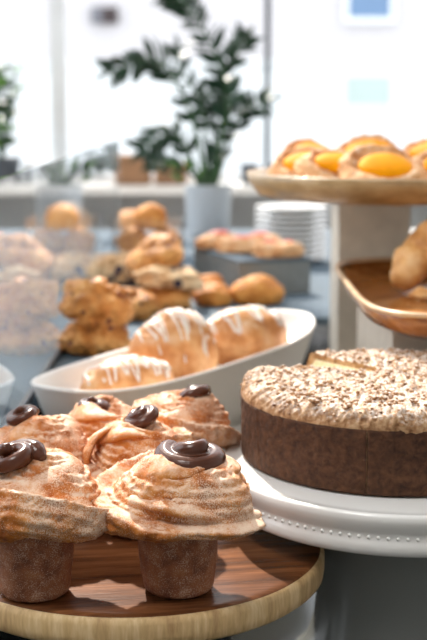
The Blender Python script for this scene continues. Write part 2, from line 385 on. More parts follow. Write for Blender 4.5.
# ------------------------------------------------------------------ cruffins
def cup_mesh(r0, r1, h, seed):
    prof = [(0, 0), (r0*.55, .0), (r0*.86, .0006), (r0*.96, .003), (r0, .007)]
    for i in range(1, 25):
        t = i/24; prof.append((r0+(r1-r0)*t, .007+(h-.007)*t))
    prof.append((0, h))
    def fn(r, z, a, j):
        if r < r0*.5: return r, z
        p = Vector((cos(a)*2.2, sin(a)*2.2, z*55))
        k = 1+.035*noise.noise(p+Vector((seed, 0, 0)))+.018*noise.noise(p*3+Vector((seed, 5, 0)))
        return r*k, z
    return lathe(prof, 96, fn)
def crown_mesh(rr, h, seed, turns=1.7, lobe=None, spin=0, lean=(0, 0), crest=1.0):
    """laminated dough wound up like a snail: r, z per (u, angle), stepped along a spiral"""
    NU, NA = 150, 220
    key = [(.50,.0),(.64,-.02),(.84,-.01),(.98,.09),(1.04,.25),(1.02,.43),(.93,.60),(.77,.76),(.57,.88),(.34,.96),(.13,1.0),(0,1.0)]
    path = smoothpath([(a, b, 0) for a, b in key], 16)
    L = [0]
    for i in range(1, len(path)): L.append(L[-1]+(path[i]-path[i-1]).length)
    pr = []
    k = 0
    for i in range(NU):
        s = L[-1]*i/(NU-1)
        while k < len(L)-2 and L[k+1] < s: k += 1
        t = (s-L[k])/(L[k+1]-L[k]) if L[k+1] > L[k] else 0
        pr.append(path[k].lerp(path[k+1], min(1, max(0, t))))
    V, F = [], []
    sd = Vector((seed*11.3, seed*5.7, seed*2.1))
    for i in range(NU):
        u = i/(NU-1); p = pr[i]; q0 = pr[max(0, i-1)]; q1 = pr[min(NU-1, i+1)]
        tx = (q1.x-q0.x)*rr; tz = (q1.y-q0.y)*h; tl = hypot(tx, tz) or 1
        nx, nz = tz/tl, -tx/tl                        # outward normal of the profile
        for j in range(NA):
            a = 2*pi*j/NA
            ca, sa = cos(a), sin(a)
            brim = max(0, 1-abs(p.x-1.0)*2.2)
            om = 1+.09*noise.noise(Vector((ca*1.1, sa*1.1, 0))+sd)+.05*noise.noise(Vector((ca*3, sa*3, 1))+sd)
            if lobe:
                for la, lw, lh in lobe:
                    dd = (a-la+pi) % (2*pi)-pi
                    om += lh*math.exp(-(dd/lw)**2)*min(1, p.x*1.1)
            r = p.x*rr*(1+(om-1)*min(1, p.x*1.3)); z = p.y*h
            # spiral wrap
            wv = min(1, max(0, (u-.20)/.12))*min(1, (1-u)/.10+.15)
            uw = u+.035*noise.noise(Vector((ca*1.3, sa*1.3, u*2))+sd)+.05*cos(a-spin*1.7)
            ph = (uw*turns*1.25 + (a+spin)/(2*pi))
            fr = ph % 1.0
            # the outer edge of a wrap stands proud of the next one (steep side outwards)
            st = (fr**1.2 if fr < .93 else (1-fr)/.07)*.0165*crest*wv
            fine = .0007*sin(ph*2*pi*7+1.5*noise.noise(Vector((ca*1.5, sa*1.5, u*4))+sd))*wv
            pn = Vector((ca*p.x, sa*p.x, p.y*.8))
            n_ = .005*noise.noise(pn*1.6+sd)+.0018*noise.noise(pn*5+sd)+.0014*noise.noise(pn*13+sd)+.0008*noise.noise(pn*34+sd)
            # flaky blisters on the brim
            n_ += .0018*brim*abs(noise.noise(pn*11+sd))
            d = st+fine+n_*min(1, u*8)
            r2 = max(0, r+nx*d*(1 if p.x > .05 else p.x/.05)); z2 = z+nz*d
            z2 += h*.12*brim*noise.noise(Vector((ca*1.4, sa*1.4, 4))+sd)
            V.append((r2*ca+lean[0]*max(0, z2), r2*sa+lean[1]*max(0, z2), z2))
    for i in range(NU-1):
        for j in range(NA):
            k2 = (j+1) % NA
            F.append((i*NA+j, i*NA+k2, (i+1)*NA+k2, (i+1)*NA+j))
    F.append(tuple(range(NA-1, -1, -1)))
    return V, F
def rosette(s, seed, spin=0):
    rnd = random.Random(seed)
    pts, rad = [], []
    n = 60
    for i in range(n):
        t = i/(n-1); a = spin+t*2*pi*1.7
        r = s*(.70*(1-t)**.75+.03)
        z = s*(.22+.20*t+.30*max(0, t-.55)/.45)
        pts.append((r*cos(a), r*sin(a)*.92, z+s*.05*sin(a*1.3)))
        rad.append(s*(.31-.12*t)*(1 if t < .93 else (1-t)/.07*.7+.3)*(1+.07*sin(9*t+seed)))
    pts = [Vector(p) for p in pts]
    tail = [pts[0]+(pts[0]-pts[1]).normalized()*s*.22*k+Vector((0, 0, -.05*s*k)) for k in (2, 1)]
    pts = tail+pts; rad = [s*.12, s*.26]+rad
    v, f = sweep(pts, rad, 14)
    base = lump(s*.62, s*.58, s*.24, seed, .10, 1.2, 3, .02)
    return join((v, f), base)
def ribbon(pts, w0, th, seed, n=8):
    """a flat band of dough along pts"""
    p = smoothpath(pts, n); m = len(p)
    rad = [w0*(.35+.65*sin(pi*min(1, max(.0, .08+.86*i/(m-1))))**.6) for i in range(m)]
    v, f = sweep(p, rad, 20, flat=th/w0)
    v = [Vector(q)+Vector((1, .6, .8))*(.0012*noise.noise(Vector(q)*140+Vector((seed, 0, 0))))+Vector((0, 0, 1))*.0016*noise.noise(Vector(q)*60) for q in v]
    return v, f
def cruffin(label, x, y, r0, r1, ch, rr, h, seed, choc, cz, cs, bands=(), **kw):
    t = thing('cruffin', label, 'pastry', (x, y, BT+.0004), 0, 'chocolate topped cruffins')
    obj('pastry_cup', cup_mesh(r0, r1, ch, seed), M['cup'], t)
    v, f = crown_mesh(rr, h, seed, **kw)
    cr = obj('swirled_crown', (v, f), M['crown'], t, (0, 0, ch-.010))
    vv = BVHTree.FromPolygons([Vector(q) for q in v], f); pts = []; nrs = []
    for i in range(26):
        q = i/25; a = kw.get('spin', 0)*1.7+2*pi*1.45*q; rr2 = rr*(.92-.46*q)
        hh = vv.ray_cast(Vector((rr2*cos(a), rr2*sin(a), .3)), Vector((0, 0, -1)))
        if hh[0]:
            nn = Vector(hh[1]); nn = nn if nn.z > 0 else -nn
            nn = (nn+Vector((cos(a)*.35, sin(a)*.35, .2))).normalized()
            pts.append(hh[0]+nn*(-.0012+.0012*noise.noise(hh[0]*50))); nrs.append(nn)
    for _ in range(3):
        pts = [pts[0]]+[(pts[k-1]+pts[k]*2+pts[k+1])/4 for k in range(1, len(pts)-1)]+[pts[-1]]
        nrs = [nrs[0]]+[(nrs[k-1]+nrs[k]*2+nrs[k+1])/4 for k in range(1, len(nrs)-1)]+[nrs[-1]]
    if len(pts) > 6:
        n_ = len(pts); P_ = smoothpath(pts, 5); N_ = smoothpath(nrs, 5); R_ = []
        for k, p in enumerate(P_):
            u_ = k/(len(P_)-1); R_.append(.0135*min(1, .15+u_*5, .25+(1-u_)*4)*(1+.18*noise.noise(p*45)))
        obj('dough_band', sweep(P_, R_, 24, flat=.38, up=[q.normalized() for q in N_]), M['crown'], cr)
    for b in bands:
        obj('dough_band', ribbon(*b), M['crown'], cr)
    for ch_ in cr.children:                                  # blistered, flaky skin
        me_ = ch_.data
        for q in me_.vertices:
            p_ = q.co*1.0
            q.co = p_+p_.normalized()*(.0016*noise.noise(p_*90)+.0009*noise.noise(p_*260))
    allp = join((v, f), *[([tuple(q.co) for q in c_.data.vertices], [tuple(p.vertices) for p in c_.data.polygons]) for c_ in cr.children])
    bv = BVHTree.FromPolygons([Vector(q) for q in allp[0]], allp[1])
    hit = bv.ray_cast(Vector((choc[0], choc[1], .3)), Vector((0, 0, -1)))
    z = hit[0].z if hit[0] else h
    c = obj('chocolate_rosette', rosette(cs, seed, cz), M['chocolate'], t, (choc[0], choc[1], ch-.010+z-cs*.02))
    nrm = hit[1] if hit[0] else Vector((0, 0, 1))
    if nrm.z < 0: nrm = -nrm
    c.rotation_euler = Vector((0, 0, 1)).rotation_difference((nrm*.35+Vector((0, 0, .65))).normalized()).to_euler()
    c.modifiers.new('m', 'REMESH').mode = 'VOXEL'
    c.modifiers['m'].voxel_size = .0009; c.modifiers['m'].use_smooth_shade = True
    s_ = c.modifiers.new('s', 'SMOOTH'); s_.iterations = 2; s_.factor = .5
    return t
cruffin('sugared cruffin at front left, cut by the photo edge, chocolate swirl on its left', -.152, 1.006, .0300, .0365, .071, .052, .047, 1, (-.012, -.010), .4, .0270, spin=.6, lobe=[(-.6, .8, .12), (1.2, .9, -.02)])
cruffin('largest sugared cruffin at front centre with a two-lipped flap reaching the white stand', -.030, 1.014, .0305, .0370, .069, .055, .049, 2, (.013, -.006), 2.6, .0335, spin=2.4,
        lobe=[(-.62, .40, .24), (3.3, .8, .08), (-1.8, .6, .02)],
        bands=[([(-.046,-.026,.014), (-.028,-.050,.016), (.006,-.057,.012), (.036,-.046,.006), (.060,-.030,.004)], .010, .0045, 3),
               ([(-.036,-.036,.032), (-.008,-.052,.030), (.025,-.048,.024), (.050,-.032,.017), (.066,-.020,.014)], .010, .0050, 4)])
cruffin('cruffin at the photo left edge right behind the front left cruffin', -.166, 1.155, .0290, .036, .066, .047, .046, 3, (-.014, -.004), 1.2, .0195, spin=1.8)
cruffin('cruffin in the middle with a tall curled flap on its left, behind the largest cruffin', -.072, 1.160, .0290, .036, .066, .046, .046, 4, (.004, 0), 3.4, .0215, spin=3.9,
        bands=[([(-.050,-.014,.0), (-.049,-.022,.020), (-.040,-.020,.042), (-.020,-.010,.053)], .012, .004, 6)])
cruffin('small pale cruffin at the back left of the board, chocolate beside its golden roll', -.112, 1.268, .028, .034, .060, .041, .042, 5, (-.014, -.004), .2, .0190, spin=5.0)
cruffin('cruffin at the back right of the board with chocolate near the cake stand', -.034, 1.262, .029, .035, .068, .046, .047, 6, (.014, 0), 4.4, .0215, spin=.9)

# ------------------------------------------------------------------ cake stand and cake
KX, KY = .185, 1.200; PZ = CAMZ-.345
st = thing('cake_stand', 'large white ceramic cake stand with beaded rim under the crumb cake', 'cake stand', (KX, KY, CT))
H = PZ-CT
obj('plate', lathe([(.0,H-.012),(.05,H-.012),(.10,H-.011),(.150,H-.013),(.158,H-.032),(.164,H-.0385),(.170,H-.0385),(.1735,H-.036),(.1745,H-.032),(.1745,H-.026),(.1735,H-.0245),(.1735,H-.0175),(.1745,H-.016),(.1765,H-.011),(.1785,H-.006),(.1785,H-.001),(.1765,H+.0015),(.173,H+.0015),(.168,H-.0005),(.160,H),(.0,H)], 160), M['ceramic'], st)
bv_, bf_ = ico(2); bead = []
for i in range(128):
    a = 2*pi*i/128
    bead.append(([(Vector((.1731*cos(a), .1731*sin(a), H-.021))+q*.0018) for q in bv_], bf_))
obj('beaded_trim', join(*bead), M['ceramic'], st)
obj('pedestal', lathe([(0,.0),(.104,.0),(.107,.003),(.106,.008),(.100,.013),(.090,.028),(.083,.050),(.080,.080),(.080,.115),(.086,.140),(.102,H-.0115)], 96), M['pedestal_grey'], st)

ck = thing('crumb_cake', 'round brown crumb cake dusted with sugar, one slice missing', 'cake', (KX-.006, KY+.026, PZ+.0004))
RC = .151; HC = .062
def wedge(prof_fn, a0, a1, n, caps=True):
    """solid wedge: prof_fn(angle) gives a closed profile as (r, z) list"""
    V, F = [], []; m = None
    for i in range(n+1):
        a = a0+(a1-a0)*i/n; pr = prof_fn(a, i == 0 or i == n); m = len(pr)
        for r, z in pr: V.append((r*cos(a), r*sin(a), z))
    for i in range(n):
        for j in range(m-1):
            F.append((i*m+j, (i+1)*m+j, (i+1)*m+j+1, i*m+j+1))
    return V, F, m, n
cuts = [160, 206, 254, 296, 338, 380, 418, 453, 480]
for a0, a1 in zip(cuts, cuts[1:]):
    def pf(a, e):
        out = [(0.0005, 0), (RC-.006, 0), (RC-.001, .002)]
        for k in range(26):
            z = .004+(HC-.004)*k/25
            p = Vector((cos(a)*9, sin(a)*9, z*90))
            out.append((RC*(1+.010*noise.noise(p*.4))+.0009*noise.noise(p*2.5)-.0012*max(0, noise.noise(p*4)-.15)-(.0012 if e else 0)+.002*(z/HC-.5), z))
        out += [(RC-.004, HC+.001), (RC-.017, HC+.0125), (.0005, HC+.0185)]
        return out
    V, F, m, n = wedge(pf, R(a0+.05), R(a1-.05), 90)
    me_f = F+[tuple(range(m-1, -1, -1)), tuple(n*m+k for k in range(m))]
    me_ = mesh(V, me_f)
    o = link('cake_slice', me_, [M['cake_side'], M['cake_inside']], ck, smooth=False)
    me_.polygons.foreach_set('use_smooth', [True]*(len(me_f)-2)+[False, False])
    me_.polygons[len(me_f)-1].material_index = 1; me_.polygons[len(me_f)-2].material_index = 1
    me_.update()
def crumbh(x, y):
    p = Vector((x, y, 0))
    v1 = noise.voronoi(p*150)[0]; v2 = noise.voronoi(p*330+Vector((3, 1, 0)))[0]
    c1 = max(0, 1-v1[0]*1.5); c2 = max(0, 1-v2[0]*1.4)
    return .0042*c1*(.6+.8*abs(noise.noise(p*60)))+.0022*c2+.0035*noise.noise(p*22)
V, F = [], []
NR, NA = 92, 640
A0, A1 = R(160), R(480)
for i in range(NA+1):
    a = A0+(A1-A0)*i/NA
    for j in range(NR+1):
        t = j/NR
        # profile: starts low on the side, rolls over the edge, runs to the centre
        if t < .22:
            q = t/.22*pi/2; r = RC-.0180+.0180*cos(q); z = HC-.001+.0175*sin(q)
        else:
            q = (t-.22)/.78; r = (RC-.018)*(1-q)+.0005*q; z = HC+.0165+.006*q**.8
        x, y = r*cos(a), r*sin(a)
        if t < .22:
            d = crumbh(cos(a)*(RC+.02*t), sin(a)*(RC+.02*t)+z*1.0)
            d = d*min(1, t*22)
            r += d*cos(t/.22*pi/2)*.6; z += d*sin(t/.22*pi/2)
            z -= (.0025*noise.noise(Vector((a*9, 2, 0)))+.002*noise.noise(Vector((a*31, 2, 0))))*(1-t/.22)
        else: z += crumbh(x, y)
        V.append((r*cos(a), r*sin(a), z))
m = NR+1
for i in range(NA):
    for j in range(NR): F.append((i*m+j, (i+1)*m+j, (i+1)*m+j+1, i*m+j+1))
n0 = len(V)
for A_ in (A0, A1):
    V += [(q*cos(A_), q*sin(A_), z) for q, z in ((.0005, HC+.0180), (RC-.018, HC+.0120), (RC-.006, HC+.0005))]
F += [tuple(range(m-1, -1, -1))+(n0+2, n0+1, n0), tuple(NA*m+k for k in range(m))+(n0+3, n0+4, n0+5)]
top = obj('crumb_topping', (V, F), M['crumb'], ck)
rnd = random.Random(5); cr = []
iv, if_ = ico(1)
for k in range(900):
    a = A0+.03+(A1-A0-.06)*rnd.random(); r = (RC-.001)*math.sqrt(rnd.random()); s = rnd.uniform(.0012, .0032)
    x, y = r*cos(a), r*sin(a)
    z = HC+.0170+.006*max(0, 1-r/(RC-.018))**.8+crumbh(x, y)+.0004
    if r > RC-.018: z -= .0175*(1-math.sqrt(max(0, 1-((r-RC+.018)/.018)**2)))
    cr.append(([(x+q.x*s*rnd.uniform(.8, 1.2), y+q.y*s*rnd.uniform(.8, 1.2), z+q.z*s*.8) for q in iv], if_))
tag(obj('loose_crumbs', join(*cr), M['crumb'], ck), kind='stuff')

# ------------------------------------------------------------------ white oval bowl with iced rolls
ang = math.atan2(.849, .528)
bw = thing('oval_serving_bowl', 'long white ceramic oval bowl holding the iced rolls', 'bowl', (-.033, 1.682, CAMZ-.4356), ang)
def oval(a_, b_, z, n=120, p=2.9):
    out = []
    for i in range(n):
        t = 2*pi*i/n; c, s = cos(t), sin(t)
        out.append((a_*abs(c)**(2/p)*(1 if c > 0 else -1), b_*abs(s)**(2/p)*(1 if s > 0 else -1), z+(.018 if c > 0 else .006)*(abs(c)**3)*(z/.11)))
    return out
def loft(rings):
    V, F = [], []; n = len(rings[0])
    for r in rings: V += r
    for k in range(len(rings)-1):
        for i in range(n): F.append((k*n+i, k*n+(i+1) % n, (k+1)*n+(i+1) % n, (k+1)*n+i))
    F.append(tuple(range(n-1, -1, -1))); F.append(tuple((len(rings)-1)*n+i for i in range(n)))
    return V, F
HB = .106
K = 1.19
def ov(a_, b_, z): return oval(a_*K, b_*1.07, z)
obj('bowl_body', loft([ov(.19,.048,0), ov(.197,.053,.003), ov(.215,.065,.03), ov(.236,.076,.07), ov(.247,.083,HB-.004), ov(.2490,.0848,HB-.001), ov(.247,.0835,HB+.0015), ov(.2435,.0805,HB+.0005), ov(.240,.077,HB-.006), ov(.232,.070,.090), ov(.218,.060,.076), ov(.18,.040,.070), ov(.02,.005,.068)]), M['ceramic_matte'], bw)
obj('bowl_foot', loft([oval(.17,.045,CT-CAMZ+.4356), oval(.168,.043,-.02), oval(.175,.046,.0005)]), M['ceramic_matte'], bw)

def drizzle(vf, parent, zlim, n, wid, seed, axis=0, zz=9):
    bv = BVHTree.FromPolygons([Vector(q) for q in vf[0]], vf[1]); rnd = random.Random(seed)
    xs = [q[0] for q in vf[0]]; ys = [q[1] for q in vf[0]]
    x0, x1, y0, y1 = min(xs), max(xs), min(ys), max(ys)
    parts = []
    for k in range(n):
        a0 = rnd.uniform(-.4, .4); ph = rnd.random()*6
        run = []
        for i in range(zz*10+1):
            t = i/(zz*10)
            x = x0+(x1-x0)*(.05+.9*t); y = (y0+y1)/2+(y1-y0)*.47*sin(t*pi*zz+ph)*(.85+.15*sin(3*t+ph))+a0*.01
            h = bv.ray_cast(Vector((x, y, 1)), Vector((0, 0, -1)))
            if h[0] and h[0].z > zlim: run.append(h[0]+Vector((0, 0, wid*.25)))
            else:
                if len(run) > 4: parts.append(run)
                run = []
        if len(run) > 4: parts.append(run)
    vf_ = join(*[sweep(r, [wid*(.75+.5*abs(noise.noise(p*80))) for p in r], 6, flat=.7) for r in parts])
    return obj('icing_drizzle', vf_, M['icing'], parent)
def roll_mesh(L, W, Hh, seed, ridges=5):
    V, F = ico(5); off = Vector((seed*4.1, seed*2.3, 0)); out = []
    for v in V:
        k = 1+.12*noise.noise(v*1.5+off)+.03*noise.noise(v*7+off)
        g = abs(sin(v.x*ridges+v.y*1.2+seed)); k *= 1+.10*(g**.6-.6)
        u = Vector((v.x*L*k, v.y*W*k*(1-.25*v.x*v.x), v.z*Hh*k))
        if u.z < -.55*Hh: u.z = -.55*Hh
        out.append(u)
    z0 = min(q.z for q in out)
    return [(q.x, q.y, q.z-z0) for q in out], F
for lab, u, vv, z, L, W, Hh, rz, sd in (
        ('iced roll at the left end of the oval bowl, lying lowest', -.160, -.012, .0695, .066, .040, .038, -.5, 1),
        ('iced roll in the middle of the oval bowl, tallest of the three', -.020, .010, .0735, .068, .044, .057, -.45, 2),
        ('iced roll at the right end of the oval bowl', .125, -.012, .0735, .078, .044, .052, -.42, 3)):
    c, s = cos(ang), sin(ang)
    t = thing('iced_roll', lab, 'pastry', (-.033+u*c-vv*s, 1.682+u*s+vv*c, CAMZ-.4356+z), ang+rz, 'iced rolls in the oval bowl')
    vf = roll_mesh(L, W, Hh, sd); obj('roll', vf, M['glaze_roll'], t)
    drizzle(vf, t, Hh*.45, 2, .0021, sd, zz=8)

# ------------------------------------------------------------------ scones and cookies on the riser
def place(name, label, cat, px, pyb, mat, dims, seed, group, z=-.3647, rz=0, rot=None, lift=0, **kw):
    """pyb: pixel row of the near bottom edge"""
    p = at(px, pyb, z); p.y += dims[1]*.8
    p.x = (px-213.5)/1244.4*(p.y*cos(PITCH)-z*sin(PITCH))
    o = obj(name, lump(*dims, seed, **kw), mat, None, (p.x, p.y, CAMZ+z+lift+.0003))
    o.rotation_euler = rot or (0, 0, rz)
    return tag(o, label, cat, group), p
G = 'scones piled on the riser'
sk = dict(amp=.30, freq=1.5, fine=.13, flat=.5, crag=.28, box_=.08)
place('scone', 'dark craggy scone at the bottom of the left stack behind the oval bowl', 'scone', 96, 357, M['scone'], (.053,.045,.036), 1, G, **sk)
place('scone', 'golden craggy scone on top of the left stack, beside the glass pane', 'scone', 93, 357, M['scone'], (.053,.047,.042), 2, G, lift=.048, rot=(.1,.08,.5), **sk)
place('scone', 'golden scone tucked between the left stack and the middle pile', 'scone', 133, 322, M['scone'], (.042,.042,.034), 3, G, **sk)
place('scone', 'lower scone of the middle pile just above the iced rolls', 'scone', 163, 312, M['scone'], (.056,.045,.028), 4, G, **sk)
place('scone', 'flat scone lying across the middle pile', 'scone', 168, 312, M['pale_scone'], (.062,.048,.024), 5, G, lift=.042, rot=(0,.12,.2), **sk)
place('scone', 'pale rounded scone topping the middle pile', 'scone', 160, 308, M['scone'], (.054,.048,.036), 6, G, lift=.074, rot=(.3,-.55,.3), amp=.2, freq=1.4, fine=.06, flat=.5)
place('scone', 'pale scone with dark berries behind the left stack', 'scone', 124, 291, M['pale_scone'], (.045,.045,.040), 7, G, lift=.012, rot=(.2,.2,1.2), **sk)
place('scone', 'brown scone with berries furthest left behind the stack', 'scone', 107, 285, M['pale_scone'], (.042,.042,.038), 8, G, lift=0, **sk)
place('cookie', 'round golden cookie leaning behind the right end of the oval bowl', 'cookie', 257, 306, M['cookie'], (.050,.044,.034), 9, 'golden cookies on the riser', amp=.12, freq=1.3, fine=.05, flat=.5)
place('cookie', 'golden cookie half hidden between the pile and the round cookie', 'cookie', 213, 307, M['cookie'], (.036,.036,.026), 10, 'golden cookies on the riser', amp=.16, freq=1.5, fine=.08, flat=.5)
place('cookie', 'small golden cookie behind the middle pile', 'cookie', 206, 298, M['cookie'], (.040,.035,.028), 11, 'golden cookies on the riser', amp=.16, freq=1.5, fine=.08, flat=.5)

# glass pane at the left of the display: it mirrors the scones
gp = thing('display_glass', 'upright glass pane left of the scones, mirroring them', 'glass pane', (-.236, 1.6, RT))
obj('pane', box(-.003, .003, -.44, 1.5, .010, .290), M['glass'], gp, smooth=False)
obj('base_rail', box(-.006, .006, -.44, 1.5, 0, .010), M['dark'], gp, smooth=False)

# glass box of cookies
def glassbox(name, label, x, y, wd, dp, hh, n, seed):
    t = thing(name, label, 'glass container', (x, y, RT))
    w2, d2, e = wd/2, dp/2, .003
    obj('glass_walls', join(box(-w2,w2,-d2,-d2+e,0,hh), box(-w2,w2,d2-e,d2,0,hh), box(-w2,-w2+e,-d2+e,d2-e,0,hh), box(w2-e,w2,-d2+e,d2-e,0,hh)), M['jar_glass'], t, smooth=False)
    obj('base', box(-w2+e, w2-e, -d2+e, d2-e, 0, .004), M['jar_glass'], t, smooth=False)
glassbox('glass_box', 'open glass box of orange-brown muffins behind the scones', -.140, 2.71, .150, .14, .135, 5, 1)
k = 0
for z, row in ((.005, ((-.036,-.03),(.036,-.028),(0,.035))), (.056, ((-.033,-.010),(.034,-.006))), (.108, ((.004,-.008),))):
    for dx, dy in row:
        o = obj('muffin', lump(.036,.032,.034, 20+k, amp=.15, freq=1.6, fine=.1, flat=.6, sub=4), M['cookie' if k % 2 else 'scone'], None, (-.140+dx, 2.71+dy, RT+z))
        tag(o, ['orange-brown muffin low at the left in the glass box', 'orange-brown muffin low at the right in the glass box', 'muffin low at the back of the glass box', 'muffin in the second layer of the glass box, left one', 'muffin in the second layer of the glass box, right one', 'muffin heaped highest above the glass box rim'][k], 'muffin', 'muffins in the glass box'); k += 1

# ------------------------------------------------------------------ metal tray box with danishes
p0 = at(240, 297, -.3647)
mb = thing('metal_riser_box', 'low grey metal box behind the bowl carrying red fruit danishes', 'riser', (p0.x, p0.y+.01, RT), R(18))
obj('box_body', join(box(0,.150,0,.310,0,.066)), M['box_metal'], mb, smooth=False)
obj('top_plate', box(-.003,.153,-.003,.313,.066,.070), M['steel'], mb, smooth=False)
def danish(t, L, W, Hh, seed, fmat, fill, fz=.0, dust=None):
    b = lump(L, W, Hh, seed, amp=.16, freq=1.5, fine=.07, flat=.35, sub=5, box_=.4)
    if fmat == 'apricot':                                    # folded-up rim round a hollow
        vv = []
        for x, y, z in b[0]:
            q = hypot(x/L, (y+.004)/W)
            if z > Hh*.35: z += Hh*(.22*math.exp(-((q-.86)/.12)**2)-.22*max(0, 1-(q/.70)**4))
            vv.append((x, y, z))
        b = (vv, b[1])
    obj('pastry_base', b, M['danish'], t)
    bv = BVHTree.FromPolygons([Vector(q) for q in b[0]], b[1])
    for i, (fx, fy, fs, fh) in enumerate(fill):
        h = bv.ray_cast(Vector((fx, fy, 1)), Vector((0, 0, -1)))
        z = h[0].z if h[0] else Hh
        obj('apricot_half' if fmat == 'apricot' else 'fruit_filling', lump(fs, fs*.72, fh, seed+i, amp=.06, freq=1, fine=.02, flat=.4, sub=4), M[fmat], t, (fx, fy, z-fh*(.55 if fmat != 'apricot' else .15)))
    return t
cc, ss = cos(R(18)), sin(R(18))
for i, (u, v_, z, rz, lab) in enumerate(((.035,.235,0,.3,'red fruit danish at the back left of the grey metal box'), (.055,.145,0,-.4,'red fruit danish in the middle of the grey metal box'), (.100,.050,0,.15,'dark-edged fruit danish at the front right corner of the grey metal box'), (.110,.19,0,.5,'red fruit danish at the back right of the grey metal box'))):
    t = thing('fruit_danish', lab, 'pastry', (mb.location.x+u*cc-v_*ss, mb.location.y+u*ss+v_*cc, RT+.0705+z), rz, 'fruit danishes on the metal box')
    danish(t, .052, .038, .022, 40+i, 'fruit', [(.0,.0,.022,.007)] if i != 2 else [(-.016,.004,.014,.006), (.02,-.004,.010,.005)])

# ------------------------------------------------------------------ stack of plates
pc = at(290, 266, -.3647); 
prof = [(0,.002),(.045,.002),(.047,0),(.050,.0005),(.052,.004),(.078,.0095),(.088,.0125),(.0905,.0145),(.0895,.0158),(.086,.0150),(.060,.0085),(.045,.0065),(0,.0065)]
plm = mesh(*lathe(prof, 72)); 
for i in range(10):
    o = link('plate', plm if i else plm, M['ceramic'] if not i else None, None, (pc.x*1.045, pc.y+.085, RT+.0005+i*.0133), smooth=(i == 0))
    lab = 'white plate between the top and bottom ones of the tall plate stack'
    if i == 0: lab = 'lowest white plate of the tall stack, resting on the riser'
    if i == 9: lab = 'topmost white plate of the tall stack under the orange tart platter'
    tag(o, lab, 'plate', 'stacked white plates')

# ------------------------------------------------------------------ stone plinths, orange tart platter, wooden tray
t = thing('stone_plinth', 'tall beige stone block holding up the orange tart platter', 'plinth', (.258, 2.05, CT))
obj('block', box(-.056,.060,-.045,.085,0,CAMZ-.1345-CT), M['stone'], t, smooth=False)
b_ = t.children[0].modifiers.new('b', 'BEVEL'); b_.width = .002; b_.segments = 2

PLZ = CAMZ-.134
def platter_prof(R_):
    return [(0,0),(R_*.66,0),(R_*.80,.002),(R_*.92,.008),(R_*.985,.026),(R_,.040),(R_*.99,.0415),(R_*.965,.037),(R_*.90,.022),(R_*.78,.016),(0,.015)]
pl = thing('tart_platter', 'round gold-brown platter raised high, full of orange tarts', 'platter', (.272, 1.90, PLZ+.0004))
obj('dish', lathe(platter_prof(.222), 128), M['platter'], pl)
tarts = [((300,172),.0,'orange apricot tart at the left tip of the raised platter'),
         ((330,182),.3,'apricot tart second from the left on the raised platter, nearest row'),
         ((352,189),-.2,'apricot tart at the front of the raised platter, largest fold'),
         ((412,194),.2,'apricot tart at the right photo edge on the raised platter'),
         ((350,163),.1,'apricot tart in the back row of the raised platter, behind the largest'),
         ((392,168),-.3,'apricot tart in the back row of the raised platter, right')]
tp = [(.140,1.350,.004,.052,.1,.10),(.172,1.262,.004,.052,.3,-.05),(.232,1.225,.006,.060,.45,.1),(.335,1.235,.004,.062,.1,.05),(.235,1.39,.020,.052,.2,.2),(.340,1.37,.018,.056,-.2,.1),(.145,1.46,.014,.044,.6,.1)]
labs = [a[2] for a in tarts]+['small apricot tart at the far left of the raised platter, back row']
for i, (x, y, dz, L, rz, tl) in enumerate(tp):
    t = thing('apricot_tart', labs[i], 'tart', (x, 1.90+(y-1.365), PLZ+.0265+dz), rz, 'apricot tarts on the raised platter', rot=(R(29)*(1 if i < 4 else .9), -tl, rz))
    danish(t, L*1.03, L*.88, .026, 60+i*3, 'apricot', [(0, -.006, L*.70, .009)])

# lower wooden tray
TZ = CAMZ-.246
def tray(a_, b_, z, n=120, p=2.6, hx=.0):
    return [(x, y, z+hx*(abs(x)/a_)**2) for x, y, _ in oval(a_, b_, 0, n, p)]
TX, TY, TA = .334, 1.585, R(90)
lt = thing('wooden_tray', 'curved honey-brown wooden tray with pale rim holding caramelised pastries', 'tray', (TX, TY, TZ-.010), TA)
def T(a_, b_, z): return tray(a_*1.34, b_*1.12, z, p=5)
obj('tray_bowl', loft([T(.12,.07,0), T(.165,.115,.001), T(.188,.137,.014), T(.196,.145,.034), T(.1945,.1435,.035), T(.184,.133,.016), T(.16,.11,.0095), T(.01,.01,.0085)]), M['tray_wood'], lt)
obj('tray_rim', loft([T(.1925,.1415,.0335), T(.1975,.1465,.0330), T(.1990,.1480,.0350), T(.1985,.1475,.0380), T(.1955,.1445,.0390), T(.1920,.1410,.0375), T(.1925,.1415,.0335)]), M['tray_rim'], lt)
# the rim loft is a ring: open it in the middle
me_ = lt.children[-1].data; bm = bmesh.new(); bm.from_mesh(me_)
bmesh.ops.delete(bm, geom=[f for f in bm.faces if len(f.verts) > 4], context='FACES'); bm.to_mesh(me_); bm.free()
t = thing('stone_block', 'lower beige stone block under the wooden tray', 'plinth', (TX, TY, CT))
obj('block', box(-.125,.10,-.16,.20,0,TZ-.0105-CT), M['stone'], t, smooth=False)

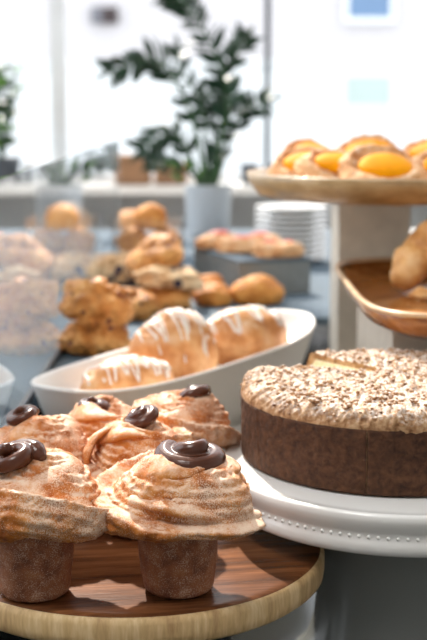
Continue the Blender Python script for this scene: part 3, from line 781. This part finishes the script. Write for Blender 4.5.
def twist(L, W, seed, bend=.25):
    pts = []; rad = []
    for i in range(40):
        t = i/39; x = (t-.5)*2*L
        pts.append((x, bend*L*(1-(2*t-1)**2), W*.9)); rad.append(W*(.35+.65*sin(pi*t)**.6)*(1+.13*abs(sin(t*pi*5))-.05))
    v, f = sweep(pts, rad, 28)
    v = [Vector(q)*(1+.09*noise.noise(Vector(q)*45+Vector((seed, 0, 0)))+.05*noise.noise(Vector(q)*140)) for q in v]
    z0 = min(q.z for q in v)
    return [(q.x, q.y, q.z-z0) for q in v], f
G = 'caramelised pastries on the wooden tray'
for x, y, z, L, W, rot, sd, lab in (
        (.312, 1.70, .030, .064, .028, (0, R(-38), R(35)), 1, 'long golden pastry leaning up on the wooden tray'),
        (.362, 1.65, .012, .058, .028, (.2, R(-18), R(60)), 2, 'second golden pastry at the right photo edge on the wooden tray')):
    o = obj('caramel_pastry', twist(L, W, sd), M['twist'], None, (x, y, TZ+z)); o.rotation_euler = rot; tag(o, lab, 'pastry', G)
for i, (x, y, z, s, lab) in enumerate(((.274,1.62,-.001,.015,'small pastry chunk at the left of the broken pieces on the wooden tray'), (.302,1.60,-.002,.020,'middle broken pastry chunk on the wooden tray'), (.340,1.575,-.002,.024,'largest broken pastry chunk at the right photo edge'))):
    o = obj('pastry_chunk', lump(s, s*.9, s*.7, 80+i, amp=.3, freq=1.7, fine=.12, flat=.5, sub=4), M['twist'], None, (x, y, TZ+z)); tag(o, lab, 'pastry piece', 'broken pastry chunks on the wooden tray')

# ------------------------------------------------------------------ white plate at the left edge
pp = at(-30, 412, -.43)
e = thing('white_bowl', 'white bowl just entering at the left photo edge', 'bowl', (-.339, 1.60, RT))
obj('bowl_body', lathe([(0,0),(.020,0),(.022,.004),(.022,.04),(.036,.075),(.050,.10),(.0535,.112),(.0515,.113),(.047,.103),(.034,.082),(0,.072)], 72), M['ceramic_matte'], e)

# ------------------------------------------------------------------ plants
def leaf_mesh(L, W, bend=.2, seed=0):
    V, F = [], []; n = 10
    for side in (0, 1):
        for i in range(n+1):
            t = i/n; wd = W*sin(pi*t**.75)**.9*(1-.1*t) if 0 < t < 1 else 0.0004
            z = -bend*L*t*t - (.0008 if side else 0)
            V += [(L*t, -wd, z+wd*.25), (L*t, 0, z), (L*t, wd, z+wd*.25)]
    off = (n+1)*3
    for i in range(n):
        for k in (0, 1):
            a = i*3+k
            F.append((a, a+3, a+4, a+1)); F.append((off+a, off+a+1, off+a+4, off+a+3))
        F.append((i*3, off+i*3, off+i*3+3, i*3+3)); F.append((i*3+2, i*3+5, off+i*3+5, off+i*3+2))
    return V, F
def orient(p, d, roll=0):
    q = Vector(d).normalized().to_track_quat('X', 'Z')
    return Matrix.Translation(p) @ q.to_matrix().to_4x4() @ Matrix.Rotation(roll, 4, 'X')
pz = at(208, 238, -.3647); PX, PY = pz.x, pz.y+.065
plant = thing('potted_plant', 'tall dark green leafy plant in a white pot before the window', 'plant', (PX, PY, RT))
obj('pot', lathe([(0,0),(.056,0),(.060,.003),(.069,.148),(.070,.150),(.068,.151),(.066,.148),(.064,.135),(0,.135)], 64), M['pot'], plant)
obj('soil', lathe([(0,.1415),(.03,.141),(.064,.138)][::-1], 40), M['soil'], plant)
def px_to_local(px, py, dy=0):
    y = PY+dy; f = 640*70/36; xx = (px-213.5)/f; yv = -(py-320)/f
    d = Vector((xx, cos(PITCH)+yv*sin(PITCH), -sin(PITCH)+yv*cos(PITCH))); d *= y/d.y
    return Vector((d.x-PX, dy, d.z+CAMZ-RT))
stems = [  # image trace of each stem and depth offset of its tip; real 3D stems with leaves in pairs
    ([(212,190),(222,140),(228,95),(212,45),(192,12),(172,-6)], -.05, 15, .062),
    ([(206,190),(200,150),(190,110),(172,75),(152,58),(128,66),(112,72)], -.10, 14, .060),
    ([(204,190),(192,160),(178,135),(160,138),(144,150)], .10, 8, .060),
    ([(214,190),(226,150),(236,120),(252,106),(268,100)], .06, 7, .055),
    ([(210,190),(214,150),(216,110),(226,70),(238,52),(246,38)], .10, 10, .052),
    ([(208,190),(206,140),(200,100),(182,72),(178,50)], .08, 9, .055),
    ([(203,190),(190,172),(168,165),(150,160)], -.08, 6, .045),
    ([(212,190),(216,160),(222,120),(220,85)], .0, 8, .055),
]
rnd = random.Random(3)
for si, (pts, dy, nl, LL) in enumerate(stems):
    m_ = len(pts)
    P = smoothpath([px_to_local(a, b, dy*i/(m_-1)) for i, (a, b) in enumerate(pts)], 8)
    P[0].z = max(P[0].z, .135)
    n = len(P)
    s = obj('stem', sweep(P, [.0075*(1-.7*i/(n-1)) for i in range(n)], 8), M['stem'], plant)
    for k in range(nl):
        t = .28+.72*(k+.5)/nl; i = min(n-2, int(t*(n-1))); p = P[i]; tg = (P[i+1]-P[i]).normalized()
        for sgn in (-1, 1):
            side = tg.cross(Vector((0, -1, .25))).normalized()*sgn
            d = (tg*.75+side*.85+Vector((0, rnd.uniform(-.5, .5), rnd.uniform(-.15, .15)))).normalized()
            lf = leaf_mesh(LL*rnd.uniform(.95, 1.3), LL*.25, rnd.uniform(.0, .2))
            obj('leaf', xf(lf, orient(p, d, rnd.uniform(-1.4, 1.4)+pi/2*0.6)), M['leaf'], s)
    d = (P[-1]-P[-3]).normalized()
    obj('leaf', xf(leaf_mesh(LL, LL*.22, .1), orient(P[-1], d, .6)), M['leaf'], s)
for a, b, dx in ((182,182,-1), (192,170,-.5), (200,178,.2), (178,170,-1)):
    p = px_to_local(a, b, -.06)
    obj('leaf', xf(leaf_mesh(.05, .012, .2), orient(p, (dx*.6, -.3, .6), .5)), M['leaf_light'], plant)

lp = thing('ledge_plant', 'bushy light green plant on the window ledge at the left edge', 'plant', (-.80, 4.75, 1.072))
obj('pot', lathe([(0,0),(.05,0),(.055,.003),(.07,.10),(.066,.10),(.06,.085),(0,.085)], 40), M['dark'], lp)
for i in range(12):
    a = rnd.uniform(0, 6.28); rr_ = rnd.uniform(.02, .09)
    P = smoothpath([(0, 0, .08), (rr_*cos(a)*.5, rr_*sin(a)*.4, .20), (rr_*cos(a), rr_*sin(a)*.6, rnd.uniform(.28, .50))], 6)
    s = obj('stem', sweep(P, .004, 6), M['stem'], lp)
    for k in range(4, len(P), 2):
        for sgn in (-1, 1):
            obj('leaf', xf(leaf_mesh(.055, .014, .2), orient(P[k], (sgn*rnd.uniform(.4, 1), rnd.uniform(-.6, .6), rnd.uniform(0, .7)), rnd.uniform(-1, 1))), M['leaf_light' if rnd.random() < .4 else 'leaf'], s)

# ------------------------------------------------------------------ small wares on the window ledge
def cup(label, x, y, r, h, mat, z=1.0724, group='cups on the window ledge'):
    t = thing('cup', label, 'cup', (x, y, z), 0, group)
    obj('cup_body', lathe([(0,0),(r*.7,0),(r*.75,.003),(r,h),(r*.93,h),(r*.7,.008),(0,.006)], 36), M[mat], t)
    obj('handle', sweep([(r*.85+r*.6*sin(q), 0, h*.5+h*.3*cos(q)) for q in [pi*i/10 for i in range(11)]], .005, 8), M[mat], t)
cup('dark cup on the ledge left of the dark mullion', .135, 4.75, .035, .075, 'dark')
cup('dark cup on the ledge right of the dark mullion', .255, 4.75, .04, .075, 'dark')
cup('dark small cup on the ledge above the orange tarts, left one', .36, 4.75, .035, .07, 'dark')
cup('dark small cup on the ledge above the orange tarts, right one', .45, 4.75, .035, .07, 'dark')
def crate(label, x, y, wd, dp, h, mat, z=1.0724):
    t = thing('storage_box', label, 'box', (x, y, z), 0, 'boxes along the window ledge')
    obj('box_body', box(-wd/2,wd/2,-dp/2,dp/2,0,h), M[mat], t, smooth=False)
    obj('lid', box(-wd/2-.004,wd/2+.004,-dp/2-.004,dp/2+.004,h,h+.02), M[mat], t, smooth=False)
crate('grey box on the window ledge right of the light green plant', -.63, 4.75, .16, .15, .06, 'tile')
crate('brown box on the window ledge left of the potted plant', -.31, 4.75, .14, .15, .09, 'brown')
crate('dark box on the window ledge between grey and brown boxes', -.47, 4.75, .12, .12, .07, 'dark')
crate('small brown box directly behind the potted plant pot', -.16, 4.75, .12, .12, .06, 'brown')

# side table between counter and window, with white cloth boards
t = thing('side_table', 'pale side table standing under the window ledge', 'table', (-.1, 4.22, 0))
obj('table_top', box(-.9, .9, -.2, .2, .90, .93), M['sill'], t, smooth=False)
for x in (-.85, .85):
    for y in (-.16, .16): obj('leg', box(x-.02, x+.02, y-.02, y+.02, 0, .90), M['brown'], t, smooth=False)
for lab, x, rr_, hh_, mt in (('round brown loaf on the side table at left', -.50, .075, .065, 'twist'), ('orange brown loaf on the side table near the glass box', -.28, .07, .05, 'cookie')):
    o = obj('loaf', lump(rr_, rr_*.8, hh_, 90, amp=.1, fine=.05, sub=4), M[mt], None, (x, 4.22, .9305)); tag(o, lab, 'bread', 'loaves on the side table')
